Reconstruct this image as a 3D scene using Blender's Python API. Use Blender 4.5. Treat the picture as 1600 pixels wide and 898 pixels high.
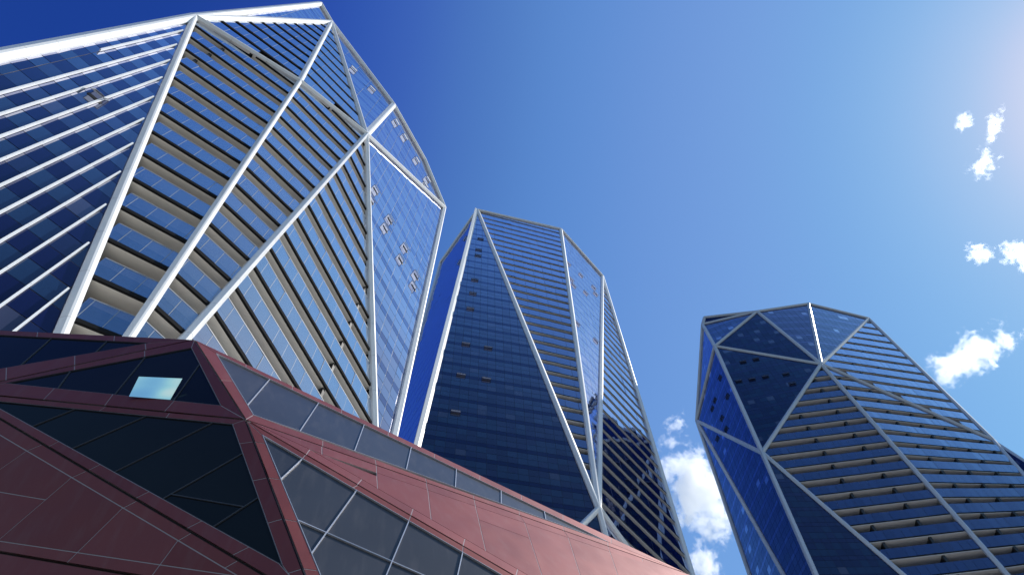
import bpy, math, random
import numpy as np
random.seed(7)
scene = bpy.context.scene
for o in list(bpy.data.objects): bpy.data.objects.remove(o)

# ---------------------------------------------------------------- camera
cam_data = bpy.data.cameras.new('camera'); cam = bpy.data.objects.new('camera', cam_data)
scene.collection.objects.link(cam); scene.camera = cam
cam_data.sensor_width = 36; cam_data.lens = 24.3; cam_data.clip_start = 0.1; cam_data.clip_end = 20000
from mathutils import Matrix, Vector
cam.matrix_world = Matrix(((0.99740911, 0.07193789, 0.0, 0.0),
                           (0.06494879, -0.90050614, -0.42996551, 0.0),
                           (-0.03093081, 0.42885152, -0.90284531, 1.6),
                           (0, 0, 0, 1)))
# ---------------------------------------------------------------- daylight
SUN_AZ = math.radians(77.5); SUN_EL = math.radians(46.5)
sun_dir = Vector((math.sin(SUN_AZ)*math.cos(SUN_EL), math.cos(SUN_AZ)*math.cos(SUN_EL), math.sin(SUN_EL)))
world = bpy.data.worlds.new('World'); scene.world = world; world.use_nodes = True
wn = world.node_tree.nodes; wl = world.node_tree.links
sky = wn.new('ShaderNodeTexSky'); sky.sky_type = 'NISHITA'; sky.sun_disc = False
sky.sun_elevation = SUN_EL; sky.sun_rotation = SUN_AZ
sky.altitude = 0; sky.air_density = 1.0; sky.dust_density = 0.2; sky.ozone_density = 6.0
bg = wn['Background']; bg.inputs['Strength'].default_value = 0.12
# the camera's rendering of a clear polarised sky: one tone curve for the whole dome
sep = wn.new('ShaderNodeSeparateColor'); cmb = wn.new('ShaderNodeCombineColor')
wl.new(sky.outputs['Color'], sep.inputs[0])
SKY_CURVES = (((0, 0), (.061, .011), (.068, .025), (.079, .068), (.093, .112), (.12, .165), (.171, .205), (.26, .35), (.4, .70), (1, 1.1)),
              ((0, 0), (.119, .05), (.135, .10), (.153, .195), (.174, .27), (.279, .43), (.4, .60), (.55, .85), (1, 1.1)),
              ((0, 0), (.258, .30), (.29, .43), (.332, .55), (.376, .66), (.539, .80), (.62, .85), (1, 1.0)))
for ch, pts in enumerate(SKY_CURVES):
    pre = wn.new('ShaderNodeMath'); pre.operation = 'MULTIPLY'; pre.inputs[1].default_value = 0.12
    fc = wn.new('ShaderNodeFloatCurve'); cv = fc.mapping.curves[0]
    cv.points[0].location = pts[0]; cv.points[1].location = pts[-1]
    for p_ in pts[1:-1]: cv.points.new(*p_)
    for p_ in cv.points: p_.handle_type = 'AUTO_CLAMPED'
    fc.mapping.update()
    post = wn.new('ShaderNodeMath'); post.operation = 'DIVIDE'; post.inputs[1].default_value = 0.12
    wl.new(sep.outputs[ch], pre.inputs[0]); wl.new(pre.outputs[0], fc.inputs['Value']); wl.new(fc.outputs[0], post.inputs[0]); wl.new(post.outputs[0], cmb.inputs[ch])
wl.new(cmb.outputs[0], bg.inputs['Color'])
sl = bpy.data.lights.new('sun', 'SUN'); sl.energy = 4.8; sl.angle = math.radians(0.53); sl.color = (1.0, 0.95, 0.88)
so = bpy.data.objects.new('sun', sl); scene.collection.objects.link(so)
so.rotation_euler = sun_dir.to_track_quat('Z', 'Y').to_euler(); so.location = (0, 0, 300)
vs = scene.view_settings; vs.view_transform = 'Standard'; vs.look = 'None'; vs.exposure = 0.0; vs.gamma = 1.0; vs.use_curve_mapping = False
scene.cycles.max_bounces = 10; scene.cycles.glossy_bounces = 5; scene.cycles.transparent_max_bounces = 12
scene.cycles.use_denoising = True; scene.cycles.denoiser = 'OPENIMAGEDENOISE'; scene.cycles.denoising_prefilter = 'ACCURATE'
scene.cycles.volume_bounces = 28; scene.cycles.sample_clamp_indirect = 6

# ---------------------------------------------------------------- materials
def new_mat(name):
    m = bpy.data.materials.new(name); m.use_nodes = True
    return m, m.node_tree.nodes, m.node_tree.links, m.node_tree.nodes['Principled BSDF']
def vary(n, l, p, base, amount, scale, rough=None, rvar=0.1, detail=4):
    """fine colour mottling and gloss variation"""
    tc = n.new('ShaderNodeTexCoord'); nz = n.new('ShaderNodeTexNoise')
    nz.inputs['Scale'].default_value = scale; nz.inputs['Detail'].default_value = detail
    l.new(tc.outputs['Object'], nz.inputs['Vector'])
    mx = n.new('ShaderNodeMix'); mx.data_type = 'RGBA'
    mx.inputs[6].default_value = tuple(c*(1-amount) for c in base[:3]) + (1,)
    mx.inputs[7].default_value = tuple(min(1, c*(1+amount)) for c in base[:3]) + (1,)
    l.new(nz.outputs['Fac'], mx.inputs[0]); l.new(mx.outputs[2], p.inputs['Base Color'])
    if rough is not None:
        mr = n.new('ShaderNodeMapRange'); mr.inputs[3].default_value = rough-rvar; mr.inputs[4].default_value = rough+rvar
        l.new(nz.outputs['Fac'], mr.inputs[0]); l.new(mr.outputs[0], p.inputs['Roughness'])
    return nz
def solid(name, base, rough, metallic=0.0, amount=0.06, scale=0.7, ior=1.45, coat=0.0, bump=0.0):
    m, n, l, p = new_mat(name)
    nz = vary(n, l, p, base, amount, scale, rough, 0.06)
    p.inputs['Metallic'].default_value = metallic; p.inputs['IOR'].default_value = ior
    p.inputs['Coat Weight'].default_value = coat; p.inputs['Coat Roughness'].default_value = 0.18 if rough < 0.5 else 0.52
    if bump:
        b = n.new('ShaderNodeBump'); b.inputs['Strength'].default_value = bump; b.inputs['Distance'].default_value = 0.01
        l.new(nz.outputs['Fac'], b.inputs['Height']); l.new(b.outputs['Normal'], p.inputs['Normal'])
    return m
def glass_nodes(n, l, p, rough, wave, wscale):
    tc = n.new('ShaderNodeTexCoord'); nz = n.new('ShaderNodeTexNoise'); nz.inputs['Scale'].default_value = wscale; nz.inputs['Detail'].default_value = 1
    l.new(tc.outputs['Object'], nz.inputs['Vector'])
    b = n.new('ShaderNodeBump'); b.inputs['Strength'].default_value = wave; b.inputs['Distance'].default_value = 0.5
    l.new(nz.outputs['Fac'], b.inputs['Height'])
    return b
def coated_glass(name, base, scale=6.8, tint=(0.80, 0.82, 0.98), rough=0.015, wave=0.02, wscale=0.35, see=0.0, see_col=(0.55, 0.66, 0.84), power=5.0, floor_=0.03):
    """solar-control glass: dark body under a mirror coating that strengthens towards grazing view; see = share of the body that lets light through"""
    m, n, l, p = new_mat(name)
    vary(n, l, p, base, 0.25, 0.25)
    p.inputs['Specular IOR Level'].default_value = 0.0; p.inputs['Roughness'].default_value = 0.6
    b = glass_nodes(n, l, p, rough, wave, wscale)
    gl = n.new('ShaderNodeBsdfGlossy'); gl.inputs['Color'].default_value = tint+(1,); gl.inputs['Roughness'].default_value = rough
    l.new(b.outputs['Normal'], gl.inputs['Normal'])
    lw = n.new('ShaderNodeLayerWeight'); lw.inputs['Blend'].default_value = 0.5
    prev = lw.outputs['Facing']
    for op, val in (('POWER', power), ('MULTIPLY', scale), ('ADD', floor_), ('MINIMUM', 0.9)):
        q = n.new('ShaderNodeMath'); q.operation = op; q.inputs[1].default_value = val; l.new(prev, q.inputs[0]); prev = q.outputs[0]
    body = p.outputs[0]
    if see:
        tr = n.new('ShaderNodeBsdfTransparent'); tr.inputs['Color'].default_value = see_col+(1,)
        m2 = n.new('ShaderNodeMixShader'); m2.inputs[0].default_value = see; l.new(body, m2.inputs[1]); l.new(tr.outputs[0], m2.inputs[2]); body = m2.outputs[0]
    mx = n.new('ShaderNodeMixShader'); l.new(prev, mx.inputs[0]); l.new(body, mx.inputs[1]); l.new(gl.outputs[0], mx.inputs[2])
    l.new(mx.outputs[0], n['Material Output'].inputs['Surface'])
    return m
def plain_glass(name, base, ior, rough):
    m, n, l, p = new_mat(name)
    vary(n, l, p, base, 0.2, 0.9); p.inputs['IOR'].default_value = ior; p.inputs['Roughness'].default_value = rough; p.inputs['Specular Tint'].default_value = (1.0, 0.88, 0.78, 1)
    b = glass_nodes(n, l, p, rough, 0.008, 0.8); l.new(b.outputs['Normal'], p.inputs['Normal'])
    return m
MAT = {}
MAT['vision'] = [coated_glass('vision_glass_%s' % k, b) for k, b in
                 (('navy', (0.005, 0.009, 0.042)), ('deep', (0.004, 0.007, 0.034)), ('teal', (0.006, 0.019, 0.054)))]
MAT['vision_deep'] = [coated_glass('deep_vision_glass_%s' % k, b, scale=3.4, tint=(0.66, 0.74, 0.96)) for k, b in
                 (('navy', (0.005, 0.010, 0.048)), ('deep', (0.004, 0.008, 0.040)), ('teal', (0.006, 0.019, 0.056)))]
MAT['spandrel'] = [coated_glass('spandrel_glass', (0.003, 0.005, 0.034), scale=4.8, tint=(0.62, 0.68, 0.95))]
MAT['shaded'] = coated_glass('vision_glass_with_blind', (0.030, 0.036, 0.070))
MAT['balustrade'] = [coated_glass('balustrade_glass_%s' % k, b, scale=2.3, see=s, power=2.5, floor_=0.02, see_col=(0.78, 0.82, 0.90), tint=(0.86, 0.90, 0.97)) for k, b, s in
                     (('clear', (0.06, 0.085, 0.13), 0.76), ('tinted', (0.05, 0.075, 0.125), 0.68))]
MAT['balustrade_far'] = [coated_glass('balustrade_glass_far_%s' % k, b, scale=4.8, tint=(0.66, 0.74, 0.95), see=0.22, floor_=0.06, power=4.0) for k, b in
                         (('blue', (0.008, 0.024, 0.11)), ('deep', (0.007, 0.019, 0.09)))]
MAT['recess'] = coated_glass('recessed_door_glass', (0.005, 0.011, 0.045), scale=2.5)
MAT['curtain_grey'] = coated_glass('door_glass_with_curtain', (0.16, 0.16, 0.17), scale=1.6, tint=(0.7, 0.8, 0.95), power=2.5)
MAT['curtain_dim'] = coated_glass('door_glass_with_shade', (0.05, 0.05, 0.06), scale=1.6, tint=(0.7, 0.8, 0.95), power=2.5)
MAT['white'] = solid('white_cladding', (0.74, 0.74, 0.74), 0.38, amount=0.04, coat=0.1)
MAT['shaded_frame'] = solid('shaded_white_cladding', (0.46, 0.49, 0.54), 0.36, amount=0.05, coat=0.1)  # white cladding greyed for the right tower, shade put into its colour
MAT['fin'] = solid('white_fin', (0.78, 0.79, 0.80), 0.35, amount=0.03)
MAT['fascia'] = solid('dark_slab_edge', (0.016, 0.016, 0.017), 0.9, amount=0.2)
for m_ in (MAT['fascia'],): m_.node_tree.nodes['Principled BSDF'].inputs['Specular IOR Level'].default_value = 0.08
MAT['soffit'] = solid('cream_soffit', (0.85, 0.80, 0.70), 0.85, amount=0.07, scale=1.5)
def lit_pane(name, col, k, body=0.02):
    m, n, l, p = new_mat(name)
    p.inputs['Base Color'].default_value = (body*0.85, body*0.9, body, 1); p.inputs['Roughness'].default_value = 0.3
    tr = n.new('ShaderNodeBsdfTranslucent'); tr.inputs['Color'].default_value = col+(1,)
    mx = n.new('ShaderNodeMixShader'); mx.inputs[0].default_value = k; l.new(p.outputs[0], mx.inputs[1]); l.new(tr.outputs[0], mx.inputs[2]); l.new(mx.outputs[0], n['Material Output'].inputs['Surface'])
    return m
MAT['open_pane'] = lit_pane('open_sash_glass', (0.50, 0.53, 0.58), 0.85)
MAT['blind'] = lit_pane('open_sash_glass_shade', (0.60, 0.62, 0.75), 0.55, 0.30)
MAT['blind_dark'] = lit_pane('open_sash_glass_deep', (0.20, 0.26, 0.42), 0.55, 0.06)
MAT['soffit_far'] = solid('grey_soffit', (0.66, 0.65, 0.63), 0.85, amount=0.07, scale=1.5)
MAT['divider'] = solid('charcoal_privacy_screen', (0.02, 0.02, 0.022), 0.6)
MAT['mullion_light'] = solid('silver_mullion', (0.34, 0.37, 0.42), 0.5)
MAT['depth_band'] = solid('blue_depth_band', (0.012, 0.03, 0.11), 0.5)
MAT['post'] = solid('grey_post', (0.36, 0.38, 0.42), 0.6)
MAT['mullion_dark'] = solid('dark_mullion', (0.006, 0.008, 0.022), 0.4)
MAT['mullion_brown'] = solid('bronze_mullion', (0.085, 0.07, 0.075), 0.45)
MAT['roof'] = solid('pale_deck', (0.78, 0.76, 0.72), 0.8)
MAT['core'] = coated_glass('rear_wall_glass', (0.010, 0.022, 0.05))
MAT['red'] = [solid('maroon_panel_%d' % k, b, 0.54, metallic=0.42, amount=0.10, scale=1.6, coat=0.12, ior=1.33) for k, b in
              enumerate(((0.205, 0.044, 0.041), (0.188, 0.040, 0.037), (0.220, 0.049, 0.045)))]
def weather(m, warp, specks):
    n, l = m.node_tree.nodes, m.node_tree.links; p = n['Principled BSDF']
    tc = n.new('ShaderNodeTexCoord'); nz = n.new('ShaderNodeTexNoise'); nz.inputs['Scale'].default_value = 0.9; nz.inputs['Detail'].default_value = 1.5
    l.new(tc.outputs['Object'], nz.inputs['Vector'])
    b = n.new('ShaderNodeBump'); b.inputs['Strength'].default_value = warp; b.inputs['Distance'].default_value = 0.25
    l.new(nz.outputs['Fac'], b.inputs['Height'])
    l.new(b.outputs['Normal'], p.inputs['Normal'])
    old = p.inputs['Base Color'].links[0].from_socket
    # rain-washed dust in soft downward streaks
    mp = n.new('ShaderNodeMapping'); mp.inputs['Scale'].default_value = (5, 5, 0.5); l.new(tc.outputs['Object'], mp.inputs['Vector'])
    st = n.new('ShaderNodeTexNoise'); st.inputs['Scale'].default_value = 1.6; st.inputs['Detail'].default_value = 6; l.new(mp.outputs['Vector'], st.inputs['Vector'])
    r1_ = n.new('ShaderNodeMapRange'); r1_.inputs[1].default_value = 0.5; r1_.inputs[2].default_value = 0.8; r1_.inputs[3].default_value = 0; r1_.inputs[4].default_value = 0.10; l.new(st.outputs['Fac'], r1_.inputs[0])
    m1 = n.new('ShaderNodeMix'); m1.data_type = 'RGBA'; m1.inputs[7].default_value = (0.30, 0.26, 0.24, 1); l.new(old, m1.inputs[6]); l.new(r1_.outputs[0], m1.inputs[0])
    vo = n.new('ShaderNodeTexNoise'); vo.inputs['Scale'].default_value = 7.5; vo.inputs['Detail'].default_value = 3; l.new(tc.outputs['Object'], vo.inputs['Vector'])
    r2_ = n.new('ShaderNodeMapRange'); r2_.inputs[1].default_value = specks; r2_.inputs[2].default_value = specks+0.012; l.new(vo.outputs['Fac'], r2_.inputs[0])
    m2 = n.new('ShaderNodeMix'); m2.data_type = 'RGBA'; m2.inputs[7].default_value = (0.62, 0.60, 0.56, 1); l.new(m1.outputs[2], m2.inputs[6]); l.new(r2_.outputs[0], m2.inputs[0])
    l.new(m2.outputs[2], p.inputs['Base Color'])
for m_ in MAT['red']: weather(m_, 0.16, 0.80)
MAT['groove'] = solid('dark_groove', (0.02, 0.005, 0.006), 0.6)
MAT['sealant'] = solid('pale_joint_sealant', (0.40, 0.33, 0.33), 0.6)
MAT['bar_shaded'] = solid('shaded_glazing_bar', (0.06, 0.06, 0.07), 0.6)  # darker copy of the glazing bars, shade put into the colour
MAT['pod_glass'] = [plain_glass('pavilion_glass_%d' % k, b, 1.21, 0.03) for k, b in enumerate(((0.014, 0.016, 0.019), (0.011, 0.013, 0.016)))]
MAT['pod_glass_sun'] = [plain_glass('sunlit_pavilion_glass_%d' % k, b, 1.42, 0.32) for k, b in enumerate(((0.046, 0.049, 0.060), (0.040, 0.043, 0.054)))]  # pavilion glass with a lighter base that paints its sunlit side
for m_ in MAT['pod_glass_sun']: weather(m_, 0.03, 0.775)
MAT['mirror'] = coated_glass('aimed_mirror_glass', (0.02, 0.03, 0.03), scale=1.0, tint=(0.84, 0.90, 0.90), wave=0.12, wscale=1.2, floor_=0.8)
MAT['cap'] = solid('silver_glazing_cap', (0.62, 0.62, 0.66), 0.35, metallic=0.4)

# ---------------------------------------------------------------- object helpers
COL = scene.collection
def link(name, me, parent=None, mat=None):
    o = bpy.data.objects.new(name, me); COL.objects.link(o)
    if parent: o.parent = parent
    return o
def mesh(name, V, F, mats, parent=None, mi=None, smooth=False):
    me = bpy.data.meshes.new(name)
    me.from_pydata([tuple(map(float, v)) for v in V], [], F)
    for m in (mats if isinstance(mats, (list, tuple)) else [mats]): me.materials.append(m)
    if mi is not None: me.polygons.foreach_set('material_index', mi)
    me.update()
    return link(name, me, parent)
def thing(name, label, cat, group=None, loc=(0, 0, 0)):
    o = bpy.data.objects.new(name, None); COL.objects.link(o); o.empty_display_size = 1
    o['label'] = label; o['category'] = cat
    if group: o['group'] = group
    return o
class Soup:
    """collects many small solids for one joined mesh"""
    def __init__(s): s.V = []; s.F = []; s.M = []
    def add(s, V, F, m=0):
        k = len(s.V); s.V += [tuple(v) for v in V]; s.F += [tuple(i+k for i in f) for f in F]; s.M += [m]*len(F)
    def build(s, name, mats, parent=None, stuff=False):
        if not s.F: return None
        o = mesh(name, s.V, s.F, mats, parent, s.M)
        if stuff: o['kind'] = 'stuff'
        return o
def unit(v): v = np.asarray(v, float); return v/np.linalg.norm(v)
UP = np.array([0, 0, 1.0]); CAMP = np.array([0, 0, 1.6])
def prism(P, n, front, back):
    """solid from planar polygon P: front face at +front along n, rear at -back"""
    P = [np.asarray(p, float) for p in P]; k = len(P)
    V = [p+n*front for p in P]+[p-n*back for p in P]
    nn = np.zeros(3)
    for i in range(k): nn += np.cross(P[i], P[(i+1) % k])
    f = list(range(k)); b = [k+i for i in reversed(range(k))]
    F = [tuple(f), tuple(b)]+[(i, k+i, k+(i+1) % k, (i+1) % k) for i in range(k)]
    if nn @ n < 0: F = [tuple(reversed(x)) for x in F]
    return V, F
def box(c, ax, ay, az_):
    c = np.asarray(c, float); V = [c+sx*ax+sy*ay+sz*az_ for sx in (-1, 1) for sy in (-1, 1) for sz in (-1, 1)]
    F = [(0, 1, 3, 2), (4, 6, 7, 5), (0, 4, 5, 1), (2, 3, 7, 6), (0, 2, 6, 4), (1, 5, 7, 3)]
    return V, F
def clip_poly(P, a, b, c):
    """keep a*x+b*y+c >= 0 of a 2-D polygon"""
    out = []
    for i in range(len(P)):
        p, q = P[i], P[(i+1) % len(P)]; s, t = a*p[0]+b*p[1]+c, a*q[0]+b*q[1]+c
        if s >= 0: out.append(p)
        if s*t < 0: k = s/(s-t); out.append((p[0]+(q[0]-p[0])*k, p[1]+(q[1]-p[1])*k))
    return out
def clip_convex(P, Q):
    """polygon P clipped by convex counter-clockwise polygon Q"""
    for i in range(len(Q)):
        (x0, y0), (x1, y1) = Q[i], Q[(i+1) % len(Q)]
        P = clip_poly(P, -(y1-y0), x1-x0, (y1-y0)*x0-(x1-x0)*y0)
        if len(P) < 3: return []
    return P
def area2(P): return 0.5*sum(P[i][0]*P[(i+1) % len(P)][1]-P[(i+1) % len(P)][0]*P[i][1] for i in range(len(P)))
def outward(P):
    P = [np.asarray(p, float) for p in P]; n = np.zeros(3); c = sum(P)/len(P)
    for i in range(len(P)): n += np.cross(P[i]-c, P[(i+1) % len(P)]-c)
    n = unit(n)
    return n if n @ (c-CAMP) < 0 else -n
def slice_z(P, z):
    pts = []
    for i in range(len(P)):
        p, q = np.asarray(P[i], float), np.asarray(P[(i+1) % len(P)], float)
        if (p[2]-z)*(q[2]-z) < 0: pts.append(p+(q-p)*(z-p[2])/(q[2]-p[2]))
    return pts if len(pts) == 2 else None

class Tower:
    def __init__(s, label, z0, fl, glass='vision'):
        s.root = thing('residential_tower', label, 'tower', 'faceted glass towers around the pavilion')
        s.z0 = z0; s.fl = fl; s.glass = glass; s.panes = []; s.bals = []; s.divs = []
    def floors(s, zmin, zmax):
        n = math.floor((s.z0-zmax)/s.fl)-1
        while True:
            z = s.z0-n*s.fl
            if z < zmin: return
            if z < zmax: yield n, z
            n += 1
    def flat(s, P, colw=1.2, rows=((0.0, 0.24, 1), (0.24, 0.62, 0), (0.62, 1.0, 0)), back='mullion_dark', gap=0.045, tilt=0.007, teal=0.25, inset=0.15):
        P = [np.asarray(p, float) for p in P]; n = outward(P); r = unit(np.cross(UP, n)); t = np.cross(n, r); o = P[0]
        Q = [((p-o) @ r, (p-o) @ t) for p in P]
        if area2(Q) < 0: Q = Q[::-1]
        # shrink under the frame beams
        edges = Q[:]; S = Q
        for i in range(len(edges)):
            (x0, y0), (x1, y1) = edges[i], edges[(i+1) % len(edges)]; L = math.hypot(x1-x0, y1-y0)
            S = clip_poly(S, -(y1-y0)/L, (x1-x0)/L, ((y1-y0)*x0-(x1-x0)*y0)/L-inset)
        if len(S) < 3: return
        xs = [q[0] for q in S]; zs = [p[2] for p in P]
        bp = [o+r*q[0]+t*q[1] for q in Q]
        V, F = prism(bp, n, -0.022, 0.30); mesh('facade_backing', V, F, MAT[back], s.root)
        for fn, z in s.floors(min(zs)-s.fl, max(zs)+s.fl):
            for r0, r1, kind in rows:
                t0 = (z+r0*s.fl-o[2])/t[2]+gap/2; t1 = (z+r1*s.fl-o[2])/t[2]-gap/2
                k = math.floor(min(xs)/colw)
                while k*colw < max(xs):
                    c = [(k*colw+gap/2, t0), ((k+1)*colw-gap/2, t0), ((k+1)*colw-gap/2, t1), (k*colw+gap/2, t1)]; k += 1
                    c = clip_convex(c, S)
                    if len(c) < 3: continue
                    c = [c[i] for i in range(len(c)) if math.hypot(c[i][0]-c[i-1][0], c[i][1]-c[i-1][1]) > 0.012]
                    if len(c) < 3 or abs(area2(c)) < 0.03: continue
                    mx = sum(q[0] for q in c)/len(c); my = sum(q[1] for q in c)/len(c)
                    da, db = random.gauss(0, tilt), random.gauss(0, tilt)
                    p3 = [o+r*x+t*y+n*((x-mx)*da+(y-my)*db) for x, y in c]
                    mat = MAT['spandrel'][0] if kind else MAT['shaded'] if random.random() < 0.05 else (MAT[s.glass][2] if random.random() < teal else MAT[s.glass][random.randrange(2)])
                    cen = sum(p3)/len(p3); d = cen-CAMP
                    s.panes.append((abs(area2(c))*abs(unit(d) @ n)/(d @ d), prism(p3, n, 0.0, 0.045), mat))
    def balcony(s, P, gh=1.85, depth=1.5, pw=1.15, far=False, div=(), dark=False, step=0.0, dw=0.09):
        P = [np.asarray(p, float) for p in P]; n = outward(P); hn = unit([n[0], n[1], 0])
        zs = [p[2] for p in P]; rec = Soup(); r = unit(np.cross(UP, hn)); o = P[0]
        for fn, z in s.floors(min(zs), max(zs)):
            ab = slice_z(P, z)
            if not ab: continue
            a, b = ab
            if (b-a) @ r < 0: a, b = b, a
            L = np.linalg.norm(b-a)
            if L < 0.5: continue
            e = (b-a)/L; en = unit(np.cross(e, UP)); en = en if en @ hn > 0 else -en
            g = gh(fn) if callable(gh) else gh
            sl = prism([a, b, b-en*depth, a-en*depth], UP, 0.0, 0.22)
            so_ = mesh('balcony_slab', *sl, MAT['fascia' if dark else 'soffit_far' if far else 'soffit'], s.root)  # dark: slab coloured near black to paint the shadow gap between floors
            eh = 0.22 if dark else 0.085 if far else 0.125; ed = box((a+b)/2+UP*(0.02-eh)-en*0.03, e*L/2, en*(0.05 if far else 0.08), UP*eh)
            mesh('slab_edge', *ed, MAT['fascia'], so_)
            # room glazing at the back of the balcony
            ns = max(1, round(L/2.3))
            for i in range(ns):
                p0, p1 = a+e*(L*i/ns+0.04)-en*depth, a+e*(L*(i+1)/ns-0.04)-en*depth
                rec.add(*prism([p0, p1, p1+UP*(s.fl-0.23), p0+UP*(s.fl-0.23)], en, 0.0, 0.1), random.choice((0, 0, 0, 0, 1, 2)))
            rec.add(*box((a+b)/2-en*(depth+0.15)+UP*(s.fl/2-0.11), e*(L/2-0.02), en*0.04, UP*(s.fl/2-0.12)), 3)
            # balustrade panes
            x0 = (a-o) @ e; k = math.floor(x0/pw)
            while k*pw < x0+L:
                u0 = max(k*pw+0.018, x0+0.03)-x0; u1 = min((k+1)*pw-0.018, x0+L-0.03)-x0; k += 1
                if u1-u0 < 0.12: continue
                p0, p1 = a+e*u0+en*0.03, a+e*u1+en*0.03
                # follow the sloping edge of the facet at the ends
                da, db = random.gauss(0, 0.012), random.gauss(0, 0.006)
                q = [p0+UP*0.06, p1+UP*0.06+en*da*(u1-u0), p1+UP*g+en*(da*(u1-u0)+db), p0+UP*g+en*db]
                top = slice_z(P, min(z+g, max(zs)-0.05))
                if top:
                    ta, tb = sorted(((top[0]-a) @ e, (top[1]-a) @ e))
                    lim0, lim1 = max(0, ta), min(L, tb)
                    if u0 < lim0-0.02 or u1 > lim1+0.02:
                        c2 = [(u0, 0.06), (u1, 0.06), (u1, g), (u0, g)]
                        qa = [(0, 0), (L, 0), (tb, g), (ta, g)]
                        c2 = clip_convex(c2, qa)
                        if len(c2) < 3: continue
                        q = [a+e*x+en*0.03+UP*y for x, y in c2]
                        if abs(area2(c2)) < 0.03: continue
                else:
                    c2 = [(u0, 0.06), (u1, 0.06), (u1, g), (u0, g)]
                mats = MAT['balustrade_far' if far else 'balustrade']
                cen = sum(q)/len(q); d = cen-CAMP
                s.bals.append(((u1-u0)*g*abs(unit(d) @ en)/(d @ d), prism(q, en, 0.012, 0.012), random.choice(mats)))
            if not far and not dark:
                mesh('painted_depth_band', *box((a+b)/2-en*0.12+UP*0.31, e*(L/2-0.25), en*0.03, UP*0.28), MAT['depth_band'], so_)  # added strip, coloured for the dark recess seen through the lower glass
                top = slice_z(P, min(z+g, max(zs)-0.05))
                if top:
                    ta, tb = sorted(((q-a) @ e for q in top)); ta, tb = max(0.05, ta), min(L-0.05, tb)
                    if tb-ta > 0.3: mesh('balustrade_rail', *box(a+e*(ta+tb)/2+en*0.03+UP*(g+0.02), e*(tb-ta)/2, en*0.025, UP*0.022), MAT['mullion_light'], so_)
            posts = Soup(); k = math.ceil(x0/pw)
            while k*pw < x0+L-0.1 and not far:
                x = k*pw-x0; k += 1
                top = slice_z(P, min(z+g, max(zs)-0.05))
                if top:
                    ta, tb = sorted(((top[0]-a) @ e, (top[1]-a) @ e))
                    if not ta < x < tb: continue
                if x > 0.1: posts.add(*box(a+e*x+en*0.032+UP*(g/2), e*0.010, en*0.016, UP*(g/2-0.06)))
            posts.build('balustrade_post', MAT['post'], so_, True)
            # screens between flats
            for dv in div:
                x = dv+step*fn - x0
                if 0.4 < x < L-0.4:
                    c = a+e*x-en*(depth/2)+UP*(s.fl/2-0.1)
                    s.divs.append(box(c, e*dw, en*(depth/2-0.05), UP*(s.fl/2-0.12)))
        rec.build('recessed_glazing', [MAT['recess'], MAT['curtain_grey'], MAT['curtain_dim'], MAT['mullion_dark']], s.root)
    def finish(s, limit=300):
        for lst, nm in ((s.panes, 'glass_pane'), (s.bals, 'balustrade_panel')):
            lst.sort(key=lambda x: -x[0])
            for _, (V, F), m in lst[:limit]: mesh(nm, V, F, m, s.root)
            mats = []; sp = Soup()
            for _, (V, F), m in lst[limit:]:
                if m not in mats: mats.append(m)
                sp.add(V, F, mats.index(m))
            sp.build(nm, mats, s.root, True)
        for V, F in s.divs: mesh('balcony_divider', V, F, MAT['divider'], s.root)
    def beam(s, a, b, w, h, out, mat, seg=0, sink=0.12):
        """ridge-profiled frame member; seg > 0 splits its cladding into separate panels on a dark core"""
        a, b = np.asarray(a, float), np.asarray(b, float); L = np.linalg.norm(b-a); e = (b-a)/L
        out = unit(out-e*(out @ e)); sd = np.cross(e, out)
        prof = [(-w/2, -sink), (-w/2, h*0.45), (-w*0.10, h), (w*0.10, h), (w/2, h*0.45), (w/2, -sink)]
        def piece(u0, u1):
            V = [a+e*u+sd*x+out*y for u in (u0, u1) for x, y in prof]; k = len(prof)
            F = [(i, (i+1) % k, k+(i+1) % k, k+i) for i in range(k)]+[tuple(reversed(range(k))), tuple(range(k, 2*k))]
            return V, F
        if not seg:
            V, F = piece(0, L); return mesh('frame_beam', V, F, mat, s.root)
        core = box((a+b)/2+out*(h*0.2), e*(L/2-0.02), sd*(w/2-0.06), out*(h*0.22))
        bo = mesh('frame_beam', *core, MAT['fascia'], s.root)
        N = max(1, round(L/seg)); 
        for i in range(N):
            V, F = piece(L*i/N+(0.012 if i else 0), L*(i+1)/N-(0.012 if i < N-1 else 0)); mesh('cladding_panel', V, F, mat, bo)
        return bo
    def window(s, c, n, w=1.1, h=1.0, ang=20, frame='mullion_light', pane=None):
        pane = pane or MAT['open_pane']; c = np.asarray(c); r = unit(np.cross(UP, n)); t = np.cross(n, r)
        A = math.radians(ang); d = -t*math.cos(A)+n*math.sin(A); nn = n*math.cos(A)+t*math.sin(A)
        top = c+t*h*0.5+n*0.05
        fr = Soup()
        for sx in (-1, 1): fr.add(*box(top+d*h/2+r*sx*(w/2-0.03), r*0.02, d*h/2, nn*0.02))
        for q in (0.021, h-0.021): fr.add(*box(top+d*q, r*(w/2-0.062), d*0.02, nn*0.02))
        wo = fr.build('open_window', MAT[frame], s.root)
        mesh('window_pane', [top+d*h/2+r*sx*(w/2-0.06)+d*sy*(h/2-0.06) for sx, sy in ((-1, -1), (1, -1), (1, 1), (-1, 1))], [(0, 1, 2, 3)], pane, wo)
        mesh('gap_shade_strip', *box(c+n*0.012-t*h*0.36, r*(w/2-0.05), t*h*0.14, n*0.012), MAT['divider'], wo)  # solid dark strip painting the shade in the gap below the sash

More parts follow.
